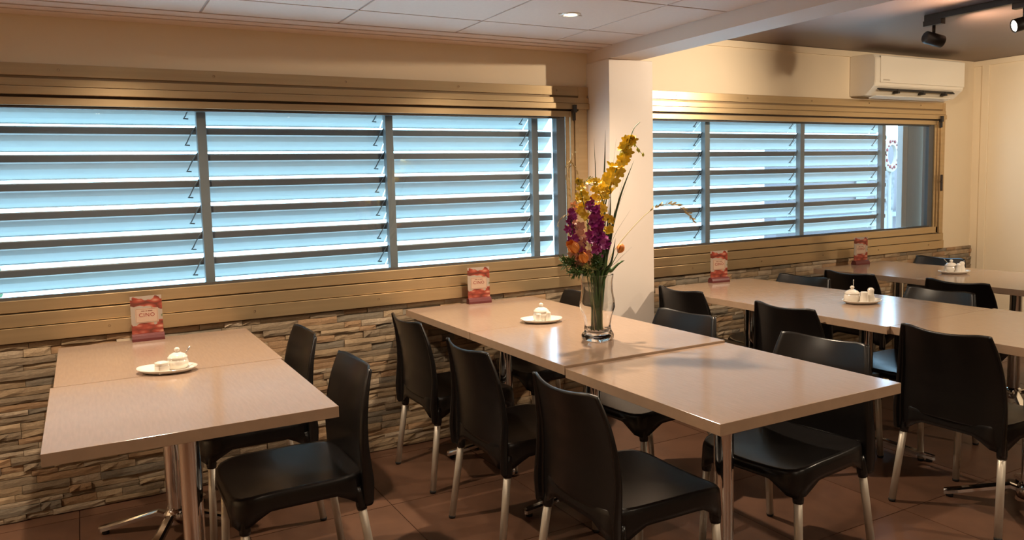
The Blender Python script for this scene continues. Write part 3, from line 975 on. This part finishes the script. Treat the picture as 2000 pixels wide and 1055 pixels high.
def spike(name, label, pts, rad, m, t0, t1, n, s0, s1, spread, seed, stem_m='leaf', bud=0, budm=None):
    r = random.Random(seed)
    root, b = root_for(name, label)
    c = stem_part(root, b, [b] + pts, rad, stem_m)
    for i in range(n):
        t = t0 + (t1 - t0) * i / max(1, n - 1)
        p = c[min(len(c) - 1, int(t * (len(c) - 1)))]
        off = rnd_dir(r) * spread * (1 - .5 * i / n)
        bloom(root, p + off, s0 + (s1 - s0) * i / max(1, n - 1), m, r)
    for i in range(bud):
        p = c[-1 - i * 2]; bm = bmesh.new()
        lathe(bm, [(.0001, -.010), (.005, -.004), (.006, .002), (.0001, .010)], 8, c=p + rnd_dir(r) * .005); link('bud', me_from(bm, 'bud', budm or m, smooth=True), root)
    return root
# tall arching yellow orchid
spike('orchid_spray', 'tall arching yellow orchid spray, tallest flower in the vase', [neck_pt(.02), (1.255, -1.27, 1.25), (1.30, -1.27, 1.40), (1.375, -1.27, 1.52), (1.41, -1.27, 1.60), (1.445, -1.27, 1.632)],
      .0032, 'petal_yellow', .46, .78, 26, .034, .024, .026, 1, bud=0)
spike('orchid_spray', 'lime yellow orchid tip arching right above the tall spray', [neck_pt(.025), (1.265, -1.25, 1.28), (1.335, -1.25, 1.46), (1.385, -1.25, 1.55), (1.425, -1.25, 1.545), (1.47, -1.25, 1.50)],
      .0028, 'petal_lime', .55, .80, 10, .026, .018, .018, 2, 'leaf_pale', bud=5, budm='petal_lime')
spike('orchid_spray', 'shorter yellow orchid spray in the middle of the bouquet', [neck_pt(.01), (1.235, -1.29, 1.15), (1.240, -1.30, 1.27), (1.205, -1.30, 1.36), (1.165, -1.30, 1.38)],
      .003, 'petal_yellow', .48, .97, 30, .026, .018, .034, 3)
spike('orchid_spray', 'yellow flower sprig at upper left of the bouquet', [neck_pt(-.01), (1.17, -1.30, 1.15), (1.13, -1.31, 1.30), (1.105, -1.31, 1.40)],
      .0028, 'petal_yellow', .70, .98, 18, .024, .016, .026, 4)
spike('gladiolus', 'deep purple gladiolus in the middle of the bouquet', [neck_pt(-.005, -.02), (1.185, -1.33, 1.10), (1.165, -1.34, 1.20), (1.150, -1.34, 1.31)],
      .0035, 'petal_purple', .56, .98, 32, .030, .024, .030, 5)
spike('gladiolus', 'purple flower sprig at the left edge of the bouquet', [neck_pt(-.03, -.02), (1.12, -1.31, 1.10), (1.075, -1.31, 1.19), (1.075, -1.31, 1.30)],
      .003, 'petal_purple', .56, .98, 18, .024, .018, .024, 6)
spike('cymbidium', 'pale pink and cream blossom cluster left of the purple gladiolus', [neck_pt(-.02), (1.14, -1.29, 1.08), (1.105, -1.29, 1.18), (1.10, -1.29, 1.30)],
      .003, 'petal_pink', .46, .98, 30, .030, .024, .036, 7)
spike('freesia', 'small cream blossoms behind the purple gladiolus', [neck_pt(.005, .02), (1.20, -1.24, 1.15), (1.195, -1.24, 1.24), (1.21, -1.24, 1.34)],
      .0026, 'blossom', .42, .98, 24, .018, .014, .036, 8)
def tulip(label, pts, size, seed, tilt):
    r = random.Random(seed)
    root, b = root_for('tulip', label)
    c = stem_part(root, b, [b] + pts, .0032, 'leaf')
    d = (c[-1] - c[-3]).normalized(); bm = bmesh.new(); u = d.orthogonal().normalized(); v = d.cross(u)
    for k in range(6):
        a = k * PI / 3; rd = u * math.cos(a) + v * math.sin(a)
        q = size * (1 if k % 2 else .94); w = size * .62
        # cupped petal: belly out, tip in
        rows = []
        for t, ro, ww in ((0, .06, .3), (.25, .30, .85), (.55, .36, 1.0), (.8, .30, .75), (1, .16 if tilt else .30, .1)):
            cpt = c[-1] + d * q * t + rd * size * ro * (.92 if k % 2 else 1)
            s = d.cross(rd)
            rows.append([bm.verts.new(cpt - s * w * ww * .5 - rd * size * .10 * ww), bm.verts.new(cpt), bm.verts.new(cpt + s * w * ww * .5 - rd * size * .10 * ww)])
        for a_, b_ in zip(rows, rows[1:]):
            for j in (0, 1):
                f = bm.faces.new((a_[j], a_[j + 1], b_[j + 1], b_[j])); f.smooth = True
    link('bloom', me_from(bm, 'bloom', 'petal_orange'), root)
tulip('large open orange tulip low on the left side of the bouquet', [neck_pt(-.04, -.02), (1.12, -1.33, 1.07), (1.075, -1.34, 1.118)], .060, 1, False)
tulip('second orange tulip low left, tucked behind the open one', [neck_pt(-.03, -.03), (1.14, -1.33, 1.04), (1.115, -1.34, 1.075)], .052, 3, True)
tulip('small closed orange tulip leaning out on the right side', [neck_pt(.035), (1.285, -1.27, 1.04), (1.325, -1.27, 1.095)], .042, 2, True)
def sprig(label, pts, m, seed, n=16, rad=.0016, l=.016):
    r = random.Random(seed)
    root, b = root_for('dried_sprig', label)
    c = stem_part(root, b, [b] + pts, rad, m)
    bm = bmesh.new()
    for i in range(n):
        k = int(len(c) * (.55 + .44 * i / n)); p = c[min(k, len(c) - 1)]
        d = (c[min(k + 1, len(c) - 1)] - c[k - 1]).normalized() + rnd_dir(r) * .6
        petal(bm, p, d, rnd_dir(r), l, l * .35)
    link('bract', me_from(bm, 'bract', m), root)
sprig('pale dry sprig curling up at the upper left of the bouquet', [neck_pt(-.03), (1.12, -1.28, 1.15), (1.085, -1.28, 1.38), (1.085, -1.28, 1.46), (1.115, -1.28, 1.512)], 'stem_dry', 1)
sprig('second pale dry sprig drooping over at the upper left', [neck_pt(-.02), (1.13, -1.26, 1.20), (1.08, -1.26, 1.42), (1.10, -1.26, 1.47), (1.13, -1.26, 1.44), (1.15, -1.26, 1.37)], 'stem_dry', 2)
sprig('long thin dry sprig arching far right past the pillar', [neck_pt(.04), (1.30, -1.25, 1.08), (1.40, -1.25, 1.18), (1.52, -1.25, 1.265), (1.63, -1.25, 1.285), (1.71, -1.25, 1.25), (1.755, -1.25, 1.205)], 'stem_dry', 3, 44, .0022, .024)
sprig('thin pale sprig poking out at the left edge', [neck_pt(-.04), (1.11, -1.29, 1.12), (1.07, -1.29, 1.25), (1.04, -1.29, 1.255), (1.015, -1.29, 1.22)], 'stem_dry', 4, 8)
sprig('pale looping sprig above the purple gladiolus', [neck_pt(0), (1.18, -1.26, 1.2), (1.165, -1.26, 1.36), (1.19, -1.26, 1.405), (1.235, -1.26, 1.385)], 'leaf_pale', 5, 18)
def blade(name, label, pts, w, m, group=None):
    stem_i[0] += 1
    b = Vector(base_pt(stem_i[0]))
    c = curve([Vector((0, 0, 0))] + [Vector(p) - b for p in pts], 7); n = len(c)
    bm = bmesh.new(); rows = []
    for i, p in enumerate(c):
        t = i / (n - 1); ww = w * (.45 + .55 * min(1, t * 3)) * (1 - t ** 3) + .0006
        d = (c[min(i + 1, n - 1)] - c[max(i - 1, 0)]).normalized()
        s = d.cross(Vector((-.48, .87, 0)))
        s = Vector((.87, .48, 0)) if s.length < .1 else s.normalized()
        nn = s.cross(d) * ww * .18
        rows.append([bm.verts.new(p - s * ww * .5 + nn), bm.verts.new(p - nn), bm.verts.new(p + s * ww * .5 + nn), bm.verts.new(p - nn * .2 + nn * .6)])
    for a, e in zip(rows, rows[1:]):
        for k in range(4): bm.faces.new((a[k], a[(k + 1) % 4], e[(k + 1) % 4], e[k]))
    o = link(name, me_from(bm, name, m, smooth=True), None, b); tag(o, label, 'leaf', group)
G = 'long sword shaped leaves in the vase'
blade('sword_leaf', 'tallest dark sword leaf rising behind the bouquet', [neck_pt(.01, .02), (1.265, -1.24, 1.25), (1.283, -1.24, 1.42), (1.29, -1.24, 1.60)], .020, 'leaf_dark', G)
blade('sword_leaf', 'dark sword leaf slanting out to the right over the pillar', [neck_pt(.025), (1.30, -1.26, 1.18), (1.35, -1.26, 1.33), (1.42, -1.26, 1.475)], .022, 'leaf_dark', G)
blade('sword_leaf', 'slim dark sword leaf left of the tallest leaf', [neck_pt(0, .02), (1.24, -1.23, 1.25), (1.245, -1.23, 1.42), (1.24, -1.23, 1.565)], .010, 'leaf_dark', G)
blade('sword_leaf', 'upright dark green leaf at the right of the stems', [neck_pt(.02), (1.262, -1.28, 1.10), (1.278, -1.28, 1.22), (1.285, -1.28, 1.36)], .026, 'leaf_dark', G)
blade('sword_leaf', 'upright green leaf in the centre of the stems', [neck_pt(.005), (1.225, -1.28, 1.08), (1.235, -1.29, 1.20), (1.25, -1.29, 1.33)], .022, 'leaf_dark', G)
blade('sword_leaf', 'broad green leaf bending right above the vase rim', [neck_pt(.035, -.01), (1.285, -1.29, 1.03), (1.31, -1.30, 1.055), (1.335, -1.30, 1.065)], .022, 'leaf', G)
blade('sword_leaf', 'short green leaf reaching right below the small tulip', [neck_pt(.04), (1.265, -1.27, 1.05), (1.275, -1.27, 1.10)], .020, 'leaf', G)
blade('sword_leaf', 'green leaf left of centre under the purple gladiolus', [neck_pt(-.01, -.01), (1.19, -1.31, 1.07), (1.18, -1.31, 1.16)], .026, 'leaf_dark', G)
blade('sword_leaf', 'green leaf right of the purple gladiolus', [neck_pt(.01, -.02), (1.225, -1.32, 1.06), (1.22, -1.32, 1.15)], .018, 'leaf', G)
for lb, a, b_, t_ in (('dark leaf just right of the centre of the bouquet', .012, (1.250, -1.29, 1.15), (1.262, -1.30, 1.30)),
                      ('dark leaf behind the middle yellow orchid', .0, (1.225, -1.26, 1.15), (1.228, -1.26, 1.34)),
                      ('dark leaf under the tall orchid spray', .022, (1.272, -1.29, 1.14), (1.296, -1.29, 1.28)),
                      ('short dark leaf in front of the stems', .0, (1.215, -1.32, 1.05), (1.222, -1.33, 1.12)),
                      ('dark leaf on the right side of the stems above the rim', .03, (1.268, -1.30, 1.06), (1.283, -1.31, 1.16))):
    blade('sword_leaf', lb, [neck_pt(a), b_, t_], .024, 'leaf_dark', G)
for k, (dx, tx, tz, lb) in enumerate((
        (.03, 1.345, 1.30, 'thin grass blade ending halfway up the slanting sword leaf'), (.035, 1.39, 1.27, 'thin grass blade reaching farthest right across the pillar'),
        (.03, 1.37, 1.38, 'thin grass blade close beside the slanting sword leaf'), (.02, 1.31, 1.50, 'tall thin grass blade crossing behind the tall orchid spray'),
        (.03, 1.30, 1.56, 'tallest thin grass blade beside the tallest sword leaf'), (.04, 1.365, 1.12, 'lowest thin grass blade, just above the small tulip'),
        (.025, 1.33, 1.44, 'thin grass blade under the arch of the tall orchid'))):
    blade('grass_blade', lb, [neck_pt(dx), (VX + dx + (tx - VX - dx) * .35, -1.26 - .01 * k, 1.0 + (tz - 1) * .55), (tx, -1.26 - .01 * k, tz)], .0022, 'leaf_dark', 'hair thin grass blades')
def filler(label, dirs, m, seed, n):
    r = random.Random(seed)
    root, b = root_for('foliage_sprig', label, 'foliage')
    c = stem_part(root, b, [b] + dirs, .002, 'leaf')
    bm = bmesh.new()
    for i in range(n):
        p = c[int(len(c) * r.uniform(.55, .99))]
        petal(bm, p + rnd_dir(r) * .012, (c[-1] - c[-8]).normalized() * .7 + rnd_dir(r), rnd_dir(r), r.uniform(.015, .032), .006)
    link('leaflets', me_from(bm, 'leaflets', m), root)['kind'] = 'stuff'
filler('feathery green foliage reaching far left above the vase rim', [neck_pt(-.045), (1.13, -1.29, 1.06), (1.05, -1.29, 1.075)], 'leaf', 1, 240)
filler('feathery green foliage drooping left over the vase rim', [neck_pt(-.045, -.02), (1.14, -1.31, 1.04), (1.075, -1.31, 1.035)], 'leaf', 2, 220)
filler('green leafy filler in front of the stems', [neck_pt(-.02, -.03), (1.17, -1.33, 1.06), (1.16, -1.34, 1.10)], 'leaf', 3, 190)
filler('yellow green leafy filler under the open tulip', [neck_pt(-.03, -.03), (1.15, -1.32, 1.04), (1.13, -1.33, 1.06)], 'leaf_pale', 4, 60)
